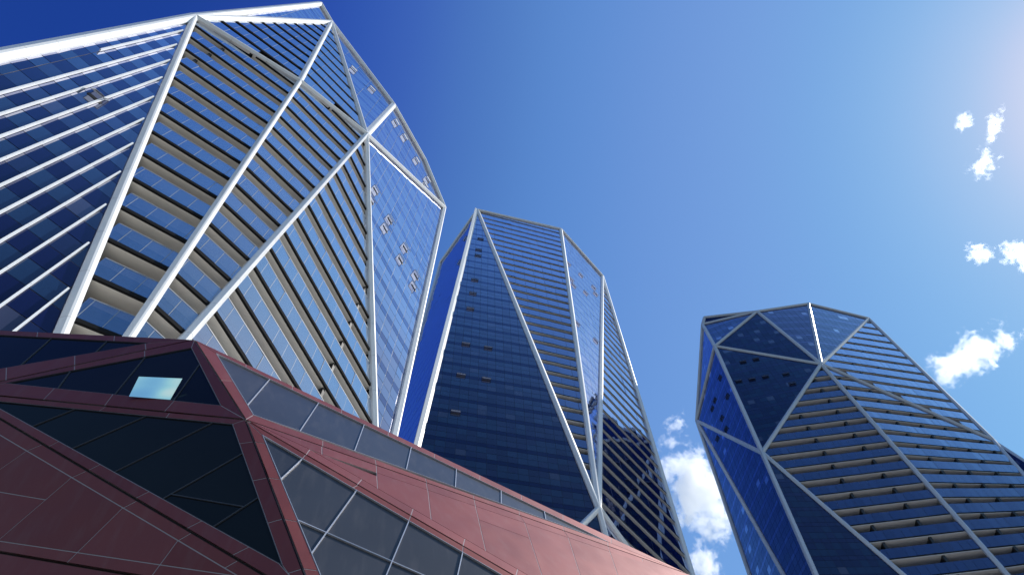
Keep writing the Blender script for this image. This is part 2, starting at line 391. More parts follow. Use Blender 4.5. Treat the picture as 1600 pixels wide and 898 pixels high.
# ---------------------------------------------------------------- surveyed corner points (metres)
VERTS = {'T1_A':(-28.236,3.214,72.640),
'T1_H':(-20.442,10.222,75.840),
'T1_B':(-23.843,6.993,111.200),
'T1_C':(-15.216,16.936,79.680),
'T1_P1':(-19.151,14.013,25.760),
'T1_P2':(-17.440,14.880,25.760),
'T1_P3':(-16.783,16.066,25.760),
'T1_P4':(-9.270,40.442,25.760),
'T1_D':(-9.022,31.896,96.764),
'T1_P5':(-11.105,35.352,25.760),
'T1_E':(-14.896,17.734,101.093),
'T1_E2':(-11.537,25.838,101.198),
'T1_F':(-25.332,4.438,112.800),
'T1_G':(-28.236,3.214,25.760),
'T2_I':(-7.467,58.248,171.360),
'T2_J':(13.967,65.909,173.280),
'T2_K':(24.716,79.836,172.000),
'T2_M':(8.967,64.111,68.800),
'T2_P6':(-13.805,57.531,75.935),
'T2_P7':(23.254,83.175,74.168),
'T2_L':(-19.778,77.354,184.014),
'T2_PL':(-22.585,72.670,99.574),
'T3_N':(58.981,75.272,114.880),
'T3_X':(39.812,77.399,92.960),
'T3_S':(82.590,81.488,141.760),
'T3_Z1':(81.180,80.689,95.680),
'T3_Y14':(49.336,77.655,66.880),
'T3_MD':(61.939,76.950,65.120),
'T3_U':(42.768,78.445,129.507),
'T3_Wv':(55.437,76.512,140.010),
'T3_Rv':(68.600,77.238,143.236),
'T3_Yv':(38.275,93.897,124.418),
'T3_Vv':(44.254,80.933,143.697),
'T2_Ma':(6.075,63.329,64.992),
'T2_Mb':(9.225,64.629,64.629),
'T2_Mc':(11.867,68.161,66.573),
'T3_X12':(37.628,76.671,67.045),
'T3_Z2':(78.526,78.861,84.960),
'T3_Y2':(36.395,83.301,73.105),
'T3_Y1':(35.441,93.416,82.269),
'T3_Zc':(80.449,78.481,87.840),
'T3_Va':(45.354,80.404,146.080)}
WINS = {'T1_F1':[(-25.59,6.35,47.64)],
'T1_F5':[(-13.81,21.61,73.70),(-13.89,21.76,70.89),(-12.67,24.84,73.12),(-12.81,24.82,70.49),(-11.44,28.25,73.12),(-11.58,28.28,69.94),(-10.47,31.12,71.85),(-10.53,31.27,69.35)],
'T1_F6':[(-14.21,19.39,97.24),(-13.34,21.48,97.24),(-12.01,24.70,96.73),(-10.82,27.56,96.73),(-10.89,27.39,93.44)],
'T1_F7':[(-19.31,12.31,99.36),(-17.11,14.99,98.77)],
'T2_main':[(-6.49,58.74,152.54),(-6.86,58.71,145.84),(-6.96,58.72,142.54),(-7.44,58.73,129.82),(-7.71,58.73,123.58),(-8.05,58.70,116.99),(-8.51,58.72,103.97),(-4.78,59.79,103.97),(-8.99,58.70,94.26),(-5.08,59.81,94.27),(-9.42,58.68,84.41)],
'T2_flat':[(13.89,66.74,152.58),(16.96,70.63,153.96),(13.62,66.78,143.77),(13.87,67.20,141.39),(16.98,71.06,145.02),(20.19,74.74,155.16),(20.20,74.90,151.87),(12.48,66.27,122.07),(16.25,71.09,123.03)],
'T2_left':[(-10.63,61.75,161.02),(-11.41,61.25,145.26)],
'T3_main':[(46.07,77.58,121.35),(48.66,77.17,121.33),(43.07,77.79,114.93),(45.58,77.38,114.66),(48.16,76.97,114.60),(51.90,76.36,114.07),(51.74,76.24,110.54)],
'T3_left':[(41.38,80.95,121.17),(40.80,80.89,114.45),(40.10,85.28,119.55),(39.59,87.12,119.26),(39.59,85.07,113.12),(39.29,84.98,109.52),(38.47,88.82,111.59)],
}
POD_PTS = {'Q1':(-5.709,5.761,12.500), 'Q0':(-4.013,5.816,10.000), 'R1':(3.449,12.469,12.500), 'L1':(-10.786,5.590,13.400), 'L2':(-8.884,5.580,11.000), 'K1':(-2.336,6.130,6.900), 'L3':(-8.382,6.059,8.500), 'G2':(1.355,8.390,7.800), 'E1':(-8.082,6.559,4.900), 'E2':(-2.236,6.480,3.900), 'E3':(1.455,8.690,3.600)}
POD_TILES = [
('a','glass',[(-10.266,5.601,13.133),(-8.395,5.664,12.784),(-8.338,5.63,11.784),(-9.078,5.591,11.526)]),
('a','glass',[(-8.395,5.664,12.784),(-7.295,5.7,12.579),(-7.284,5.685,12.152),(-8.338,5.63,11.784)]),
('a','glass',[(-7.295,5.7,12.579),(-6.491,5.727,12.429),(-7.284,5.685,12.152)]),
('a','panel',[(-10.786,5.59,13.4),(-8.799,5.657,13.048),(-8.688,5.654,12.838),(-10.266,5.601,13.133)]),
('a','panel',[(-8.799,5.657,13.048),(-7.257,5.709,12.774),(-7.16,5.705,12.553),(-8.688,5.654,12.838)]),
('a','panel',[(-7.257,5.709,12.774),(-5.709,5.761,12.5),(-6.491,5.727,12.429),(-7.16,5.705,12.553)]),
('a','panel',[(-8.262,5.616,11.294),(-8.884,5.58,11.0),(-9.078,5.591,11.526),(-8.526,5.62,11.719)]),
('a','panel',[(-7.39,5.665,11.706),(-8.262,5.616,11.294),(-8.526,5.62,11.719),(-7.575,5.67,12.05)]),
('a','panel',[(-6.417,5.721,12.165),(-7.39,5.665,11.706),(-7.575,5.67,12.05),(-6.542,5.724,12.411)]),
('a','panel',[(-5.709,5.761,12.5),(-6.417,5.721,12.165),(-6.542,5.724,12.411),(-6.491,5.727,12.429)]),
('a','panel',[(-10.786,5.59,13.4),(-10.266,5.601,13.133),(-9.078,5.591,11.526),(-8.884,5.58,11.0)]),
('b','glassb',[(-8.209,5.617,11.205),(-7.368,5.664,11.531),(-7.28,5.662,10.999)]),
('b','glassb',[(-7.368,5.664,11.531),(-6.327,5.722,11.935),(-6.285,5.71,10.779),(-7.28,5.662,10.999)]),
('b','glassb',[(-6.327,5.722,11.935),(-5.648,5.76,12.198),(-5.3,5.771,11.643),(-5.289,5.758,10.558),(-6.285,5.71,10.779)]),
('b','glassb',[(-5.3,5.771,11.643),(-4.508,5.795,10.385),(-5.289,5.758,10.558)]),
('b','panel',[(-7.311,5.667,11.554),(-8.209,5.617,11.205),(-8.884,5.58,11.0),(-7.39,5.665,11.706)]),
('b','panel',[(-6.334,5.722,11.932),(-7.311,5.667,11.554),(-7.39,5.665,11.706),(-6.434,5.72,12.157)]),
('b','panel',[(-5.709,5.761,12.5),(-5.648,5.76,12.198),(-6.334,5.722,11.932),(-6.434,5.72,12.157)]),
('b','panel',[(-5.709,5.761,12.5),(-4.013,5.816,10.0),(-4.508,5.795,10.385),(-5.648,5.76,12.198)]),
('b','panel',[(-4.013,5.816,10.0),(-5.302,5.753,10.265),(-5.27,5.759,10.554),(-4.508,5.795,10.385)]),
('b','panel',[(-5.302,5.753,10.265),(-6.28,5.706,10.465),(-6.307,5.709,10.784),(-5.27,5.759,10.554)]),
('b','panel',[(-6.28,5.706,10.465),(-7.316,5.656,10.678),(-7.331,5.659,11.011),(-6.307,5.709,10.784)]),
('b','panel',[(-7.316,5.656,10.678),(-8.884,5.58,11.0),(-8.209,5.617,11.205),(-7.331,5.659,11.011)]),
('c','glass',[(-8.262,5.62,10.752),(-6.704,5.696,10.433),(-7.149,5.712,10.073)]),
('c','glass',[(-6.704,5.696,10.433),(-5.537,5.752,10.193),(-6.308,5.782,9.56),(-7.149,5.712,10.073)]),
('c','glass',[(-5.537,5.752,10.193),(-4.479,5.803,9.976),(-5.491,5.849,9.061),(-6.308,5.782,9.56)]),
('c','glass',[(-4.479,5.803,9.976),(-4.181,5.818,9.915),(-3.852,5.879,9.307),(-4.642,5.919,8.544),(-5.491,5.849,9.061)]),
('c','glass',[(-3.547,5.97,8.348),(-3.834,5.986,8.05),(-4.642,5.919,8.544),(-4.565,5.915,8.618)]),
('c','glass',[(-3.852,5.879,9.307),(-3.409,5.962,8.492),(-3.547,5.97,8.348),(-4.565,5.915,8.618)]),
('c','glass',[(-3.409,5.962,8.492),(-2.842,6.068,7.445),(-3.834,5.986,8.05)]),
('c','panel',[(-5.206,5.758,10.245),(-4.013,5.816,10.0),(-4.181,5.818,9.915),(-5.22,5.768,10.128)]),
('c','panel',[(-6.248,5.708,10.459),(-5.206,5.758,10.245),(-5.22,5.768,10.128),(-6.307,5.715,10.351)]),
('c','panel',[(-8.884,5.58,11.0),(-6.248,5.708,10.459),(-6.307,5.715,10.351),(-8.262,5.62,10.752)]),
('c','panel',[(-2.598,6.081,7.384),(-2.336,6.13,6.9),(-2.749,6.08,7.33),(-2.751,6.08,7.333)]),
('c','panel',[(-2.997,6.006,8.122),(-2.598,6.081,7.384),(-2.751,6.08,7.333),(-2.842,6.068,7.445),(-3.178,6.005,8.065)]),
('c','panel',[(-3.375,5.935,8.821),(-2.997,6.006,8.122),(-3.178,6.005,8.065),(-3.565,5.933,8.779)]),
('c','panel',[(-3.756,5.864,9.525),(-3.375,5.935,8.821),(-3.565,5.933,8.779),(-3.955,5.86,9.497)]),
('c','panel',[(-4.013,5.816,10.0),(-3.756,5.864,9.525),(-3.955,5.86,9.497),(-4.181,5.818,9.915)]),
('c','panel',[(-3.3,6.03,7.724),(-2.842,6.068,7.445),(-2.749,6.08,7.33),(-2.336,6.13,6.9),(-3.471,6.034,7.611)]),
('c','panel',[(-3.999,5.972,8.151),(-3.3,6.03,7.724),(-3.471,6.034,7.611),(-4.154,5.977,8.038)]),
('c','panel',[(-4.863,5.901,8.678),(-3.999,5.972,8.151),(-4.154,5.977,8.038),(-4.998,5.906,8.567)]),
('c','panel',[(-5.747,5.828,9.218),(-4.863,5.901,8.678),(-4.998,5.906,8.567),(-5.863,5.834,9.108)]),
('c','panel',[(-6.567,5.76,9.718),(-5.747,5.828,9.218),(-5.863,5.834,9.108),(-6.667,5.766,9.612)]),
('c','panel',[(-8.884,5.58,11.0),(-8.262,5.62,10.752),(-6.567,5.76,9.718),(-6.667,5.766,9.612)]),
('d','panel',[(-7.864,6.065,8.363),(-8.382,6.059,8.5),(-8.405,6.038,8.611),(-7.793,6.043,8.459)]),
('d','panel',[(-6.609,6.08,8.031),(-7.864,6.065,8.363),(-7.793,6.043,8.459),(-6.543,6.054,8.147)]),
('d','panel',[(-5.485,6.093,7.733),(-6.609,6.08,8.031),(-6.543,6.054,8.147),(-5.414,6.064,7.866)]),
('d','panel',[(-4.359,6.106,7.435),(-5.485,6.093,7.733),(-5.414,6.064,7.866),(-4.305,6.073,7.589)]),
('d','panel',[(-2.787,6.124,7.02),(-4.359,6.106,7.435),(-4.305,6.073,7.589),(-3.31,6.082,7.341)]),
('d','panel',[(-8.405,6.038,8.611),(-8.832,5.63,10.738),(-6.955,5.784,9.583),(-7.793,6.043,8.459)]),
('d','panel',[(-6.228,5.931,8.697),(-6.543,6.054,8.147),(-7.793,6.043,8.459),(-7.372,5.913,9.024)]),
('d','panel',[(-6.955,5.784,9.583),(-6.042,5.858,9.021),(-6.228,5.931,8.697),(-7.372,5.913,9.024)]),
('d','panel',[(-6.042,5.858,9.021),(-5.104,5.935,8.445),(-5.414,6.064,7.866),(-6.543,6.054,8.147)]),
('d','panel',[(-5.104,5.935,8.445),(-4.2,6.009,7.888),(-4.305,6.073,7.589),(-5.414,6.064,7.866)]),
('d','panel',[(-4.2,6.009,7.888),(-3.31,6.082,7.341),(-4.305,6.073,7.589)]),
('d','panel',[(-3.367,6.043,7.546),(-2.336,6.13,6.9),(-2.787,6.124,7.02),(-3.507,6.066,7.462)]),
('d','panel',[(-4.056,5.985,7.977),(-3.367,6.043,7.546),(-3.507,6.066,7.462),(-4.194,6.009,7.885)]),
('d','panel',[(-4.946,5.911,8.534),(-4.056,5.985,7.977),(-4.194,6.009,7.885),(-5.098,5.936,8.441)]),
('d','panel',[(-5.867,5.833,9.111),(-4.946,5.911,8.534),(-5.098,5.936,8.441),(-6.036,5.859,9.018)]),
('d','panel',[(-6.769,5.758,9.676),(-5.867,5.833,9.111),(-6.036,5.859,9.018),(-6.95,5.784,9.58)]),
('d','panel',[(-8.884,5.58,11.0),(-6.769,5.758,9.676),(-6.95,5.784,9.58),(-8.832,5.63,10.738)]),
('f','glassr',[(-5.299,5.962,12.291),(-4.471,6.558,12.269),(-4.2,5.951,10.575)]),
('f','glassr',[(-4.471,6.558,12.269),(-3.688,7.122,12.248),(-3.468,6.449,10.494),(-4.022,5.95,10.296),(-4.2,5.951,10.575)]),
('f','glassr',[(-3.688,7.122,12.248),(-2.933,7.665,12.228),(-2.752,7.077,10.711),(-3.465,6.453,10.495),(-3.468,6.449,10.494)]),
('f','glassr',[(-2.933,7.665,12.228),(-2.126,8.246,12.207),(-2.017,7.729,10.951),(-2.752,7.077,10.711)]),
('f','glassr',[(-2.126,8.246,12.207),(-1.323,8.824,12.186),(-1.258,8.403,11.198),(-2.017,7.729,10.951)]),
('f','glassr',[(-1.323,8.824,12.186),(-0.5,9.417,12.164),(-0.488,9.084,11.444),(-1.243,8.416,11.203),(-1.258,8.403,11.198)]),
('f','glassr',[(-0.5,9.417,12.164),(0.323,10.009,12.142),(0.329,9.807,11.706),(-0.488,9.084,11.444)]),
('f','glassr',[(0.323,10.009,12.142),(1.59,10.921,12.109),(0.329,9.807,11.706)]),
('f','panel',[(-5.709,5.761,12.5),(-4.919,6.339,12.5),(-4.84,6.292,12.278),(-5.299,5.962,12.291)]),
('f','panel',[(-4.919,6.339,12.5),(-4.183,6.879,12.5),(-4.111,6.817,12.259),(-4.84,6.292,12.278)]),
('f','panel',[(-4.183,6.879,12.5),(-3.372,7.473,12.5),(-3.308,7.395,12.238),(-4.111,6.817,12.259)]),
('f','panel',[(-3.372,7.473,12.5),(-2.571,8.06,12.5),(-2.52,7.962,12.217),(-3.308,7.395,12.238)]),
('f','panel',[(-2.571,8.06,12.5),(-1.75,8.661,12.5),(-1.715,8.542,12.196),(-2.52,7.962,12.217)]),
('f','panel',[(-1.75,8.661,12.5),(-0.908,9.278,12.5),(-0.892,9.134,12.174),(-1.715,8.542,12.196)]),
('f','panel',[(-0.908,9.278,12.5),(-0.108,9.863,12.5),(-0.113,9.695,12.154),(-0.892,9.134,12.174)]),
('f','panel',[(-0.108,9.863,12.5),(0.721,10.471,12.5),(0.692,10.275,12.132),(-0.113,9.695,12.154)]),
('f','panel',[(0.721,10.471,12.5),(1.718,11.201,12.5),(1.658,10.978,12.123),(1.59,10.921,12.109),(0.692,10.275,12.132)]),
('f','panel',[(1.718,11.201,12.5),(3.449,12.469,12.5),(1.658,10.978,12.123)]),
('f','panel',[(-4.761,5.792,11.103),(-4.013,5.816,10.0),(-4.022,5.95,10.296),(-4.682,5.956,11.326)]),
('f','panel',[(-5.709,5.761,12.5),(-4.761,5.792,11.103),(-4.682,5.956,11.326),(-5.299,5.962,12.291)]),
('f','panel',[(-4.013,5.816,10.0),(-3.099,6.63,10.306),(-3.162,6.696,10.539),(-4.022,5.95,10.296)]),
('f','panel',[(-3.099,6.63,10.306),(-2.398,7.256,10.541),(-2.454,7.318,10.758),(-3.162,6.696,10.539)]),
('f','panel',[(-2.398,7.256,10.541),(-1.673,7.902,10.784),(-1.718,7.952,10.96),(-2.454,7.318,10.758)]),
('f','panel',[(-1.673,7.902,10.784),(-0.933,8.562,11.032),(-0.959,8.63,11.214),(-1.718,7.952,10.96)]),
('f','panel',[(-0.933,8.562,11.032),(-0.16,9.251,11.291),(-0.169,9.344,11.5),(-0.959,8.63,11.214)]),
('f','panel',[(-0.16,9.251,11.291),(0.658,9.981,11.565),(0.664,10.093,11.791),(-0.169,9.344,11.5)]),
('f','panel',[(0.658,9.981,11.565),(1.552,10.778,11.864),(1.59,10.921,12.109),(0.664,10.093,11.791)]),
('f','panel',[(1.552,10.778,11.864),(3.449,12.469,12.5),(1.59,10.921,12.109)]),
('g','panel',[(-4.013,5.816,10.0),(-3.112,6.619,10.302),(-3.01,6.492,9.942),(-3.161,6.375,9.923)]),
('g','panel',[(-3.112,6.619,10.302),(-2.398,7.256,10.541),(-2.319,7.114,10.185),(-3.006,6.495,9.943)]),
('g','panel',[(-2.398,7.256,10.541),(-1.683,7.894,10.781),(-1.616,7.748,10.432),(-2.319,7.114,10.185)]),
('g','panel',[(-1.683,7.894,10.781),(-0.933,8.562,11.032),(-0.891,8.401,10.687),(-1.616,7.748,10.432)]),
('g','panel',[(-0.933,8.562,11.032),(-0.16,9.251,11.291),(-0.074,9.137,10.975),(-0.891,8.401,10.687)]),
('g','panel',[(-0.16,9.251,11.291),(0.658,9.981,11.565),(0.716,9.849,11.253),(-0.074,9.137,10.975)]),
('g','panel',[(0.658,9.981,11.565),(1.552,10.778,11.864),(1.54,10.592,11.543),(0.716,9.849,11.253)]),
('g','panel',[(1.552,10.778,11.864),(2.297,11.442,12.114),(2.255,11.236,11.794),(1.54,10.592,11.543)]),
('g','panel',[(2.297,11.442,12.114),(3.449,12.469,12.5),(2.255,11.236,11.794)]),
('g','panel',[(-4.013,5.816,10.0),(-3.161,6.375,9.923),(-3.124,6.242,9.636)]),
('g','panel',[(-3.124,6.242,9.636),(-3.161,6.375,9.923),(-2.397,6.743,9.614),(-2.39,6.594,9.335)]),
('g','panel',[(-2.39,6.594,9.335),(-2.397,6.743,9.614),(-1.659,7.099,9.315),(-1.644,6.951,9.029)]),
('g','panel',[(-1.644,6.951,9.029),(-1.659,7.099,9.315),(-0.93,7.45,9.019),(-0.932,7.293,8.737)]),
('g','panel',[(-0.932,7.293,8.737),(-0.93,7.45,9.019),(-0.205,7.8,8.725),(-0.232,7.629,8.45)]),
('g','panel',[(-0.232,7.629,8.45),(-0.205,7.8,8.725),(0.516,8.147,8.433),(0.466,7.963,8.164)]),
('g','panel',[(0.466,7.963,8.164),(0.516,8.147,8.433),(1.23,8.491,8.144),(1.155,8.294,7.882)]),
('g','panel',[(-3.01,6.492,9.942),(-2.319,7.114,10.185),(-2.169,6.853,9.521),(-3.161,6.375,9.923)]),
('g','panel',[(-2.319,7.114,10.185),(-1.611,7.752,10.434),(-1.403,7.222,9.211),(-2.169,6.853,9.521)]),
('g','panel',[(-1.611,7.752,10.434),(-0.891,8.401,10.687),(-0.643,7.589,8.903),(-1.403,7.222,9.211)]),
('g','panel',[(-0.002,8.792,10.259),(0.166,7.979,8.575),(-0.643,7.589,8.903),(-0.807,8.128,10.087)]),
('g','panel',[(-0.891,8.401,10.687),(-0.074,9.137,10.975),(-0.002,8.792,10.259),(-0.807,8.128,10.087)]),
('g','panel',[(-0.074,9.137,10.975),(0.716,9.849,11.253),(0.787,8.278,8.323),(0.166,7.979,8.575)]),
('g','panel',[(0.716,9.849,11.253),(1.54,10.592,11.543),(1.411,8.579,8.07),(0.787,8.278,8.323)]),
('g','panel',[(1.54,10.592,11.543),(3.449,12.469,12.5),(1.411,8.579,8.07)]),
('g','panel',[(1.411,8.579,8.07),(3.449,12.469,12.5),(1.355,8.39,7.8),(1.155,8.294,7.882)]),
('h','glassr',[(-3.719,5.929,9.746),(-3.139,6.207,9.506),(-3.239,6.022,8.873)]),
('h','glassr',[(-2.516,6.275,8.115),(-2.576,6.15,7.667),(-2.857,6.096,8.179)]),
('h','glassr',[(-3.139,6.207,9.506),(-2.373,6.574,9.19),(-2.516,6.275,8.115),(-2.857,6.096,8.179),(-3.239,6.022,8.873)]),
('h','glassr',[(-1.738,6.684,7.97),(-1.869,6.318,6.535),(-1.938,6.274,6.507),(-2.576,6.15,7.667),(-2.516,6.275,8.115)]),
('h','glassr',[(-2.373,6.574,9.19),(-1.653,6.919,8.893),(-1.738,6.684,7.97),(-2.516,6.275,8.115)]),
('h','glassr',[(-0.989,7.077,7.83),(-1.063,6.838,6.86),(-1.869,6.318,6.535),(-1.738,6.684,7.97)]),
('h','glassr',[(-1.653,6.919,8.893),(-0.931,7.265,8.594),(-0.989,7.077,7.83),(-1.738,6.684,7.97)]),
('h','glassr',[(-0.272,7.453,7.697),(-0.304,7.327,7.165),(-1.063,6.838,6.86),(-0.989,7.077,7.83)]),
('h','glassr',[(-0.931,7.265,8.594),(-0.235,7.598,8.307),(-0.272,7.453,7.697),(-0.989,7.077,7.83)]),
('h','glassr',[(0.608,7.915,7.533),(-0.304,7.327,7.165),(-0.272,7.453,7.697)]),
('h','glassr',[(-0.235,7.598,8.307),(1.131,8.252,7.743),(0.608,7.915,7.533),(-0.272,7.453,7.697)]),
('h','panel',[(-0.235,7.598,8.307),(1.131,8.252,7.743),(1.155,8.294,7.882),(-0.218,7.635,8.445)]),
('h','panel',[(-0.931,7.265,8.594),(-0.235,7.598,8.307),(-0.218,7.635,8.445),(-0.93,7.294,8.737)]),
('h','panel',[(-1.653,6.919,8.893),(-0.931,7.265,8.594),(-0.93,7.294,8.737),(-1.643,6.952,9.029)]),
('h','panel',[(-2.432,6.546,9.214),(-1.653,6.919,8.893),(-1.643,6.952,9.029),(-2.377,6.6,9.33)]),
('h','panel',[(-3.139,6.207,9.506),(-2.432,6.546,9.214),(-2.377,6.6,9.33),(-3.128,6.24,9.637)]),
('h','panel',[(-3.719,5.929,9.746),(-3.139,6.207,9.506),(-3.128,6.24,9.637),(-4.013,5.816,10.0)]),
('h','panel',[(-2.443,6.176,7.426),(-1.938,6.274,6.507),(-2.336,6.13,6.9),(-2.599,6.08,7.386)]),
('h','panel',[(-2.842,6.099,8.15),(-2.443,6.176,7.426),(-2.599,6.08,7.386),(-2.992,6.007,8.113)]),
('h','panel',[(-3.236,6.023,8.868),(-2.842,6.099,8.15),(-2.992,6.007,8.113),(-3.376,5.935,8.822)]),
('h','panel',[(-3.62,5.949,9.565),(-3.236,6.023,8.868),(-3.376,5.935,8.822),(-3.754,5.864,9.521)]),
('h','panel',[(-4.013,5.816,10.0),(-3.719,5.929,9.746),(-3.62,5.949,9.565),(-3.754,5.864,9.521)]),
('h','panel',[(-2.336,6.13,6.9),(-1.938,6.274,6.507),(1.131,8.252,7.743),(1.155,8.294,7.882),(1.355,8.39,7.8)])]
GLINT_QUAD = [(-6.137,5.724,11.285),(-5.400,5.760,11.188),(-5.343,5.755,10.582),(-6.025,5.722,10.706)]

# ================================================================ ground
def grid_mat():
    m, n, l, p = new_mat('granite_paving')
    tc = n.new('ShaderNodeTexCoord'); br = n.new('ShaderNodeTexBrick'); br.inputs['Scale'].default_value = 1.0
    br.inputs['Color1'].default_value = (0.085, 0.083, 0.08, 1); br.inputs['Color2'].default_value = (0.10, 0.098, 0.094, 1); br.inputs['Mortar'].default_value = (0.05, 0.05, 0.05, 1)
    br.inputs['Mortar Size'].default_value = 0.008; br.inputs['Brick Width'].default_value = 0.9; br.inputs['Row Height'].default_value = 0.45
    l.new(tc.outputs['Object'], br.inputs['Vector']); l.new(br.outputs['Color'], p.inputs['Base Color']); p.inputs['Roughness'].default_value = 0.7
    return m
g = mesh('ground', [(-6000, -6000, 0), (6000, -6000, 0), (6000, 6000, 0), (-6000, 6000, 0)], [(0, 1, 2, 3)], grid_mat()); g['kind'] = 'structure'

def shell(t, sil, off, zbot, shrink=0.0):
    """rear and roof of a tower: silhouette carried back by off"""
    S = [np.asarray(p, float) for p in sil]; B = [p+np.asarray(off, float) for p in S]; k = len(S)
    V = S+B; F = [(i, i+1, k+i+1, k+i) for i in range(k-1)]+[tuple(range(k, 2*k))]
    mesh('rear_wall', V, F, MAT['core'], t.root)
def lower(t, ring, ztop):
    R = [np.array([p[0], p[1], 0.0]) for p in ring]
    mesh('lower_storeys', *prism([p+UP*(ztop-0.05) for p in R], UP, 0.0, ztop-12.4), MAT['core'], t.root)

# ================================================================ tower one (left, nearest)
v = {k[3:]: np.array(c) for k, c in VERTS.items() if k.startswith('T1_')}
t1 = Tower('largest glass tower at the left, with white sunshade fins beside cream balcony undersides', 1.6+20.75*3.2, 3.2)
A, H, B, C, P1, P2, P3, P4, D, P5, E, E2, F_, G = (v[k] for k in 'A H B C P1 P2 P3 P4 D P5 E E2 F G'.split())
low1 = 25.76
def meet(a, b, c, d, ax):
    """point where two frame lines of one face come together"""
    lo_, hi_ = 20.0, 70.0
    f = lambda z: (((a+(b-a)*(z-a[2])/(b[2]-a[2]))-(c+(d-c)*(z-c[2])/(d[2]-c[2]))) @ ax)
    s0 = f(hi_)
    for _ in range(60):
        m = (lo_+hi_)/2
        if f(m)*s0 > 0: hi_ = m
        else: lo_ = m
    return a+(b-a)*(hi_-a[2])/(b[2]-a[2])
P4 = P5 = meet(C, P4, D, P5, unit([D[0]-C[0], D[1]-C[1], 0]))
print('foot', P4)
F1 = [A, P1, G]
t1.flat(F1, colw=1.1, rows=((0.0, 0.5, 0), (0.5, 1.0, 1)), back='mullion_brown', teal=0.75)
t1.balcony([A, H, P2, P1], gh=1.72, div=(3.9,), dw=0.12)
t1.balcony([H, C, P3, P2], gh=1.72)
t1.balcony([C, P4, P3], gh=1.78, div=(9.2,), dw=0.12)
t1.balcony([A, B, H], gh=2.25, depth=1.2, dark=True)
t1.balcony([B, C, H], gh=2.25, depth=1.2, dark=True)
rows3 = ((0.0, 0.24, 1), (0.24, 0.62, 0), (0.62, 1.0, 0))
t1.flat([C, D, P5], colw=1.15, rows=rows3, back='mullion_light')
t1.flat([C, E, E2, D], colw=1.3, rows=rows3, back='mullion_light')
t1.flat([B, E, C], colw=2.4, rows=rows3, back='mullion_light')
t1.flat([A, F_, B], colw=2.4, rows=rows3, back='mullion_light')
# white sunshade fins on the left face, one to each glazing module
n1 = outward(F1); r1 = unit(np.cross(UP, n1))
for k in range(-14, 15):
    base = A+r1*(k*1.1); 
    # height at which the fin meets the slanting frame
    u = ((A-P1) @ r1); f = (k*1.1)/(-u) if u else 0
    if not 0.03 < f < 1: continue
    ztop = A[2]+(P1[2]-A[2])*f-1.6
    zbot = 53.0 if f < 0.11 else low1
    sp = Soup(); z = zbot
    while z < ztop-0.2:
        z1 = min(ztop, t1.z0-math.floor((t1.z0-z)/3.2-1e-6)*3.2)
        if z1-z < 0.05: z1 = min(ztop, z1+3.2)
        c = base+n1*0.15; sp.add(*box((c[0], c[1], (z+z1)/2), r1*0.042, n1*0.11, UP*((z1-z)/2-0.012))); z = z1
    sp.build('sunshade_fin', MAT['fin'], t1.root)
def nav(*ps): return unit(sum(outward(p) for p in ps))
fA = [A, H, P2, P1]; fB = [H, C, P3, P2]; fC = [C, P4, P3]; fD = [C, D, P5]; fE = [C, E, E2, D]; fF = [B, E, C]; fG = [B, C, H]; fH = [A, B, H]; fI = [A, F_, B]
W1 = MAT['white']
for a, b, fs, w in ((A, P1, (F1, fA), 0.58), (H, P2, (fA, fB), 0.50), (C, P3, (fB, fC), 0.50), (C, P4, (fC, fD), 0.64), (D, P5, (fD,), 0.68),
                    (A, H, (fA, fH), 0.62), (H, C, (fB, fG), 0.62), (B, H, (fG, fH), 0.62), (B, C, (fF, fG), 0.62), (C, E, (fE, fF), 0.80),
                    (C, D, (fD, fE), 0.62), (B, E, (fF,), 0.80), (E, E2, (fE,), 0.80), (E2, D, (fE,), 0.80), (A, B, (fH, fI), 0.80), (F_, B, (fI,), 0.72), (A, F_, (fI, F1), 0.80), (A, G, (F1,), 0.88)):
    t1.beam(a, b, w, 0.42, nav(*fs), W1, seg=3.4)
shell(t1, [P5, D, E2, E, B, F_, A, G], (-22, 16, 0), low1)
lower(t1, [G, P1, P2, P3, P4, P5+np.array([-22, 16, 0]), G+np.array([-22, 16, 0])], low1)
for key, fs in (('T1_F1', F1), ('T1_F5', fD), ('T1_F6', fE), ('T1_F7', fF)):
    for c in WINS[key]: t1.window(c, outward(fs), w=1.05, h=1.15, frame='post')
t1.finish()

# ================================================================ tower two (centre)
v = {k[3:]: np.array(c) for k, c in VERTS.items() if k.startswith('T2_')}
I, J, K, M, P6, P7, L_, PL, Ma, Mb, Mc = (v[k] for k in 'I J K M P6 P7 L PL Ma Mb Mc'.split())
def drop(a, b, z): return a+(b-a)*(z-a[2])/(b[2]-a[2])
zl = 62.0
P6 = drop(I, P6, zl); P7 = drop(K, P7, zl); PL = drop(L_, PL, zl); Ma = drop(M, Ma, zl); Mb = drop(M, Mb, zl); Mc = drop(M, Mc, zl)
t2 = Tower('middle glass tower with a dark flat triangular front between two white frame lines', 1.6+51.75*3.2, 3.2)
gMain = [I, M, Ma, P6]; gBal = [I, J, M]; gFlat = [J, K, M]; gRight = [K, P7, Mc, M]; gLeft = [I, P6, PL, L_]
t2.flat(gMain, colw=1.42, rows=rows3, teal=0.45)
t2.balcony(gBal, gh=lambda n: 2.35-0.02*n, depth=1.6, pw=2.2, far=True)
t2.flat(gFlat, colw=1.42, rows=rows3, back='mullion_light')
t2.balcony(gRight, gh=lambda n: 2.45-0.012*n, depth=1.6, pw=2.2, far=True)
t2.flat(gLeft, colw=1.42, rows=rows3)
t2.flat([M, Mb, Ma], colw=1.42, rows=rows3); t2.flat([M, Mc, Mb], colw=1.42, rows=rows3)
W2 = MAT['white']
t2.beam(I, P6, 0.55, 0.95, np.array([math.sin(math.radians(214)), math.cos(math.radians(214)), 0]), W2)
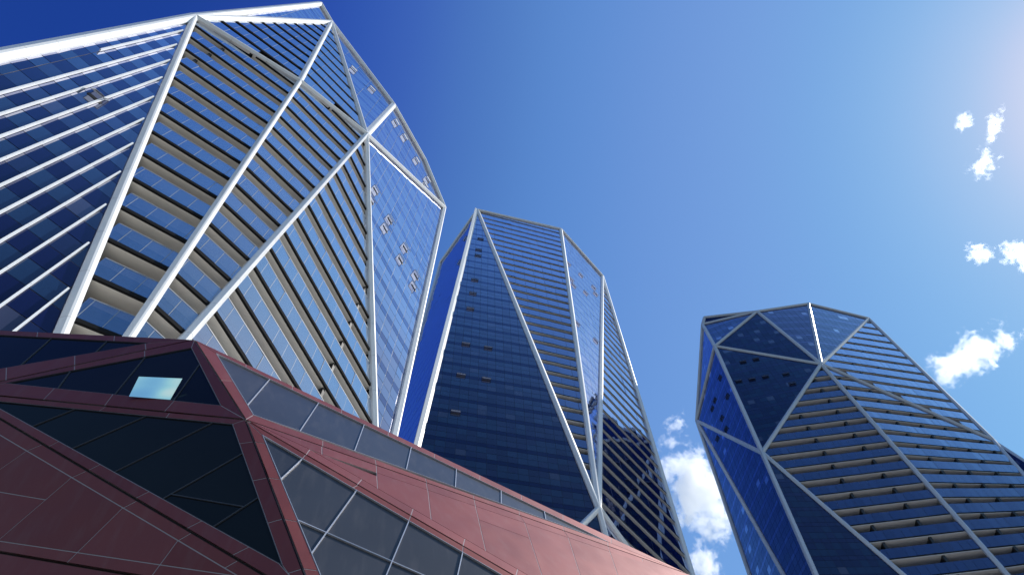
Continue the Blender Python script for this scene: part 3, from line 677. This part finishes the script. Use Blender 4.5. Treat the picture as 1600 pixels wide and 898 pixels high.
for a, b, fs, w in ((I, M, (gMain, gBal), 0.9), (J, M, (gBal, gFlat), 0.9), (K, M, (gFlat, gRight), 0.9), (K, P7, (gRight,), 0.95),
                    (I, J, (gBal,), 0.75), (J, K, (gFlat,), 0.75), (I, L_, (gLeft,), 0.75), (L_, PL, (gLeft,), 0.6), (M, Ma, (gMain,), 0.75), (M, Mb, (gMain, gRight), 0.75), (M, Mc, (gRight,), 0.75)):
    t2.beam(a, b, w, 0.5, nav(*fs), W2)
shell(t2, [P7, K, J, I, L_, PL], (-4, 9, 0), zl)
lower(t2, [P6, Ma, Mb, Mc, P7, P7+np.array([-4, 9, 0]), PL+np.array([-4, 9, 0]), PL], zl)
for key, fs in (('T2_main', gMain), ('T2_flat', gFlat), ('T2_left', gLeft)):
    for c in WINS[key]: t2.window(c, outward(fs), w=1.5, h=0.95, frame='mullion_dark', pane=MAT['blind'])
t2.finish()

# ================================================================ tower three (right)
v = {k[3:]: np.array(c) for k, c in VERTS.items() if k.startswith('T3_')}
N, X, S, Z1, Y14, MD, U, Wv, Rv, Yv, Vv, X12, Z2 = (v[k] for k in 'N X S Z1 Y14 MD U Wv Rv Yv Vv X12 Z2'.split())
zr = 52.0
Y2 = v['Y2']; Y1 = v['Y1']
Y14 = drop(X, Y14, zr); MD = drop(N, MD, zr); X12 = drop(X, X12, zr); Y2 = drop(Yv, Y2, zr); Y1 = drop(Yv, Y1, zr); ZB = drop(Z1, Z2, zr)
t3 = Tower('dark blue glass tower at the right edge, roof of triangular facets above rows of balconies', 1.6+34.25*3.2, 3.2, 'vision_deep')
hMain = [N, X, U]; hW = [N, U, Wv]; hNRW = [N, Wv, Rv]; hR = [N, Rv, S]; hB1 = [N, X, Y14, MD]; hB2 = [N, MD, ZB, Z1]; hB3 = [N, Z1, S]
hL = [U, X, Yv]; hLow = [X, X12, Y14]; hY = [X, Yv, Y2, X12]; hY1 = [Yv, Y1, Y2]; hT = [U, Vv, Wv]; Va = v['Va']; hTa = [Vv, Va, Wv]; Zc = drop(Z1, v['Zc'], zr); hZ = [Z1, Zc, ZB]; hV = [U, Yv, Vv]
for P in (hMain, hLow): t3.flat(P, colw=1.2, rows=rows3, teal=0.5)
for P in (hW, hNRW, hR, hT, hTa, hZ): t3.flat(P, colw=1.2, rows=rows3)
for P in (hL, hY, hY1, hV): t3.flat(P, colw=1.2, rows=rows3)
t3.balcony(hB1, gh=1.72, depth=1.8, pw=1.25, far=True, dw=0.2, div=(-9.5, -3.0, 3.5, 9.5, 15.0))
t3.balcony(hB2, gh=1.85, depth=1.8, pw=1.25, far=True, dw=0.2, div=(2.0, 6.5, 11.0, 15.5, 20.0, -3, -7.5))
t3.balcony(hB3, gh=2.15, depth=1.8, pw=1.25, far=True, dw=0.2, div=(2.5, 8.0, 13.5, 19.0))
W3 = MAT['shaded_frame']
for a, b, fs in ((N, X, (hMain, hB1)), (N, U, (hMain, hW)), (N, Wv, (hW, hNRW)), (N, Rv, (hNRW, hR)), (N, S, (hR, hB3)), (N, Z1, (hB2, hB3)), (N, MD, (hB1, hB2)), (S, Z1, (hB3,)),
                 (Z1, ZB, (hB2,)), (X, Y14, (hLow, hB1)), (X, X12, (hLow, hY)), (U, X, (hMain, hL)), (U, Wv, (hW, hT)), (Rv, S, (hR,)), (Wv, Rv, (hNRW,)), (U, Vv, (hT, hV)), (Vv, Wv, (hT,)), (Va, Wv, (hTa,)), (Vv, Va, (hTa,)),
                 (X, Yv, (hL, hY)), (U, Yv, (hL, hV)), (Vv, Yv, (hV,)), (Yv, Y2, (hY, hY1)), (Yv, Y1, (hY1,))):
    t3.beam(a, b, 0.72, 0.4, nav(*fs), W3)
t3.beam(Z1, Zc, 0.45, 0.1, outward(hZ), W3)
shell(t3, [Zc, Z1, S, Rv, Wv, Va, Vv, Yv, Y1], (12, 36, 0), zr)
lower(t3, [Y1, Y2, X12, Y14, MD, ZB, ZB+np.array([12, 36, 0]), Y1+np.array([12, 36, 0])], zr)
for key, fs in (('T3_main', hMain), ('T3_left', hL)):
    for c in WINS[key]: t3.window(c, outward(fs), w=1.3, h=0.9, frame='mullion_dark', pane=MAT['blind_dark'])
t3.finish()

# ================================================================ maroon pavilion in front
pod = thing('pavilion', 'low maroon panelled pavilion with dark triangular windows, in front of the towers', 'building')
PP = {k: np.array(c) for k, c in POD_PTS.items()}
faces = dict(a='L1 Q1 L2', b='Q1 Q0 L2', c='Q0 K1 L2', d='L2 K1 L3', f='Q1 R1 Q0', g='Q0 R1 G2', h='Q0 G2 K1')
cen = sum(PP.values())/len(PP)
FN = {}
for k, s_ in faces.items():
    P = [PP[i] for i in s_.split()]; FN[k] = outward(P)
    glz = k in 'abcfh'
    mesh('wall_backing', *prism(P, FN[k], -0.045, 0.12), MAT['groove'], pod)
def inset(P, n, dist):
    """polygon drawn in from each of its edges by dist(edge start, edge end)"""
    P = [np.asarray(p, float) for p in P]
    r = unit(P[1]-P[0]); t = np.cross(n, r); fwd = P
    Q = [((p-P[0]) @ r, (p-P[0]) @ t) for p in P]
    if area2(Q) < 0: Q = Q[::-1]; fwd = P[::-1]
    S_ = Q
    for i in range(len(Q)):
        (x0, y0), (x1, y1) = Q[i], Q[(i+1) % len(Q)]; L = math.hypot(x1-x0, y1-y0)
        if L < 1e-4: continue
        S_ = clip_poly(S_, -(y1-y0)/L, (x1-x0)/L, ((y1-y0)*x0-(x1-x0)*y0)/L-dist(fwd[i], fwd[(i+1) % len(Q)]))
        if len(S_) < 3: return []
    return [P[0]+r*x+t*y for x, y in S_]
def on_crease(fc):
    cs = [PP[i] for i in faces[fc].split()]
    def test(a, b):
        for i in range(3):
            p, q = cs[i], cs[(i+1) % 3]; e = unit(q-p)
            if all(np.linalg.norm((x-p)-e*((x-p) @ e)) < 0.012 for x in (a, b)): return True
        return False
    return test
for fc, kind, P in POD_TILES:
    n = FN[fc]; cr = on_crease(fc)
    if kind == 'panel':
        # creases stay open as dark grooves, ordinary joints are filled with pale sealant
        q = inset(P, n, lambda a, b: 0.018 if cr(a, b) else 0.007)
        js = inset(P, n, lambda a, b: 0.018 if cr(a, b) else 0.0)
        if len(q) < 3 or len(js) < 3: continue
        pn = mesh('wall_panel', *prism(q, n, 0.0, 0.03), random.choice(MAT['red']), pod)
        mesh('joint_sealant', *prism(js, n, -0.004, 0.035), MAT['sealant'], pn)
    else:
        w = 0.0075
        q = inset(P, n, lambda a, b: w)
        if len(q) < 3: continue
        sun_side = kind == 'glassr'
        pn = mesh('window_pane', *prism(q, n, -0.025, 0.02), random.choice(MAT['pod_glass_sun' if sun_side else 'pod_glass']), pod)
        cap = Soup(); ps = [np.asarray(p, float) for p in P]; c = sum(ps)/len(ps)
        for i in range(len(ps)):
            a, b = ps[i], ps[(i+1) % len(ps)]
            if np.linalg.norm(b-a) < 0.05: continue
            e = unit(b-a); s_ = np.cross(n, e); s_ = s_ if s_ @ (c-a) > 0 else -s_
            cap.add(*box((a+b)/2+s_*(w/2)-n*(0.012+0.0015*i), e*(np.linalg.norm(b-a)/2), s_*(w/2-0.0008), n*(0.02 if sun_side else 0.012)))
        cap.build('glazing_bar', MAT['cap' if sun_side else 'bar_shaded'], pn)
# added mirror, tilted to put a bright low-sky reflection on the upper triangle
c_ = np.array(GLINT_QUAD).mean(0); vd = unit(CAMP-c_); rd = np.array([math.sin(math.radians(196))*math.cos(0.17), math.cos(math.radians(196))*math.cos(0.17), math.sin(0.17)])
sn = unit(vd+rd)
sq = []
for q in GLINT_QUAD:
    q = np.array(q); d = q-CAMP; sq.append(CAMP+d*((c_+FN['b']*0.16-CAMP) @ sn)/(d @ sn))
mesh('sky_glint_mirror', *prism(sq, sn, 0.0, 0.02), MAT['mirror'], pod)
# walls below and behind
for P in (('L3', 'K1', 'E1'), ('K1', 'E2', 'E1'), ('K1', 'G2', 'E2'), ('G2', 'E3', 'E2')):
    P = [PP[i] for i in P]; n = outward(P); mesh('wall_panel', *prism(inset(P, n, lambda a, b: 0.02), n, 0.0, 0.05), MAT['red'][0], pod)
lo = [PP['E1'], PP['E2'], PP['E3'], PP['E3']+np.array([6, 3.5, 0]), PP['E1']+np.array([-4, 6, 0])]
mesh('plinth_wall', *prism([np.array([p[0], p[1], 3.5])+np.array([0, .4, 0]) for p in lo], UP, 0.0, 3.5), MAT['red'][1], pod)
rf = [PP['L1'], PP['Q1'], PP['R1'], PP['R1']+np.array([4.0, 5, 0]), np.array([60, 40, 12.5]), np.array([60, 130, 12.5]), np.array([-70, 130, 12.5]), np.array([-70, 6.5, 12.9])]
rf = [p-UP*0.02 for p in rf]; k = len(rf)
dk = mesh('podium_bounce_deck', [p for p in rf]+[p*np.array([1, 1, 0])+UP*0.01+(np.array([0, 1.2, 0]) if i < 4 else 0) for i, p in enumerate(rf)], [tuple(range(k))]+[(i, k+i, k+(i+1) % k, (i+1) % k) for i in range(2, k)], MAT['roof']); dk['kind'] = 'structure'  # unseen deck, enlarged and kept pale to bounce light onto the soffits

# ================================================================ fair-weather clouds
def cloud_mat(seed, scale, cut, prop):
    m = bpy.data.materials.new('cloud_vapour'); m.use_nodes = True; n = m.node_tree.nodes; l = m.node_tree.links
    n.remove(n['Principled BSDF']); out = n['Material Output']
    pv = n.new('ShaderNodeVolumePrincipled'); pv.inputs['Color'].default_value = (1, 1, 1, 1); pv.inputs['Anisotropy'].default_value = 0.55
    tc = n.new('ShaderNodeTexCoord'); mp = n.new('ShaderNodeMapping'); mp.inputs['Location'].default_value = (seed*3.7, seed*1.3, seed*5.1); mp.inputs['Scale'].default_value = prop
    l.new(tc.outputs['Object'], mp.inputs['Vector'])
    nz = n.new('ShaderNodeTexNoise'); nz.inputs['Scale'].default_value = scale; nz.inputs['Detail'].default_value = 9; nz.inputs['Roughness'].default_value = 0.66; nz.inputs['Distortion'].default_value = 0.25
    l.new(mp.outputs['Vector'], nz.inputs['Vector'])
    ln = n.new('ShaderNodeVectorMath'); ln.operation = 'LENGTH'; l.new(tc.outputs['Object'], ln.inputs[0])
    fall = n.new('ShaderNodeMapRange'); fall.inputs[1].default_value = 0.15; fall.inputs[2].default_value = 1.0; fall.inputs[3].default_value = 0.0; fall.inputs[4].default_value = 0.30
    l.new(ln.outputs['Value'], fall.inputs[0])
    sb = n.new('ShaderNodeMath'); sb.operation = 'SUBTRACT'; l.new(nz.outputs['Fac'], sb.inputs[0]); l.new(fall.outputs[0], sb.inputs[1])
    mr = n.new('ShaderNodeMapRange'); mr.inputs[1].default_value = cut; mr.inputs[2].default_value = cut+0.09; mr.inputs[3].default_value = 0; mr.inputs[4].default_value = 0.038
    l.new(sb.outputs[0], mr.inputs[0]); l.new(mr.outputs[0], pv.inputs['Density']); l.new(pv.outputs[0], out.inputs['Volume'])
    m.cycles.volume_step_rate = 0.35
    return m
def cloud(d, dist, sx, sy, sz, roll, seed, label, scale=2.7, cut=0.345):
    import bmesh
    bm = bmesh.new(); bmesh.ops.create_icosphere(bm, subdivisions=3, radius=1.0)
    rng = random.Random(seed)
    offs = [Vector((rng.uniform(-5, 5), rng.uniform(-5, 5), rng.uniform(-5, 5))) for _ in range(2)]
    from mathutils import noise
    for vt in bm.verts: vt.co *= 0.95+0.1*noise.noise(vt.co*2.3+offs[0])
    me = bpy.data.meshes.new('cloud'); bm.to_mesh(me); bm.free(); g_ = (sx*sy)**0.5; me.materials.append(cloud_mat(seed, scale, cut, (sx/g_, sy/g_, sz/g_)))
    o = link('cloud', me); d = Vector(d)
    o.location = d*dist
    right = d.cross(Vector((0, 0, 1))).normalized(); upv = right.cross(d).normalized()
    rx = right*math.cos(roll)+upv*math.sin(roll); ry = upv*math.cos(roll)-right*math.sin(roll)
    Mx = Matrix((rx, ry, d)).transposed().to_4x4(); o.matrix_world = Matrix.Translation(d*dist) @ Mx @ Matrix.Diagonal((sx, sy, sz, 1))
    o['label'] = label; o['category'] = 'cloud'; o['group'] = 'small white clouds in the blue sky'
    return o
CL = 1500.0
def px(w): return w/1080*CL*0.5*1.2
cloud((0.2277, 0.6609, 0.7151), CL, px(165), px(105), px(110), -1.4, 44, 'largest white cloud, between the middle tower and the right tower')
cloud((0.2215, 0.7274, 0.6495), CL, px(70), px(60), px(60), 1.2, 8, 'low white cloud at the bottom edge, under the largest cloud')
cloud((0.2115, 0.5954, 0.7751), CL, px(55), px(40), px(40), 0.5, 12, 'thin wisp just above the largest cloud, beside the middle tower', cut=0.42)
cloud((0.5387, 0.4709, 0.6987), CL, px(165), px(72), px(80), -0.15, 33, 'ragged white cloud beside the slanting edge of the right tower', cut=0.40)
cloud((0.5487, 0.2105, 0.8091), CL, px(28), px(24), px(24), 0.2, 5, 'small round puff at the upper right, left end of the scattered row')
cloud((0.5733, 0.2129, 0.7912), CL, px(72), px(32), px(36), 0.2, 15, 'thin broken wisp at the right edge, highest on the right', cut=0.43)
cloud((0.5662, 0.2575, 0.7830), CL, px(60), px(44), px(40), 0.1, 18, 'small torn cloud below the scattered wisps at the upper right', cut=0.42)
cloud((0.5610, 0.3557, 0.7475), CL, px(30), px(38), px(30), 0.0, 23, 'small isolated puff at mid height near the right edge')
cloud((0.5975, 0.3525, 0.7203), CL, px(38), px(80), px(40), 0.1, 29, 'tall white cloud cut off by the right edge of the view')
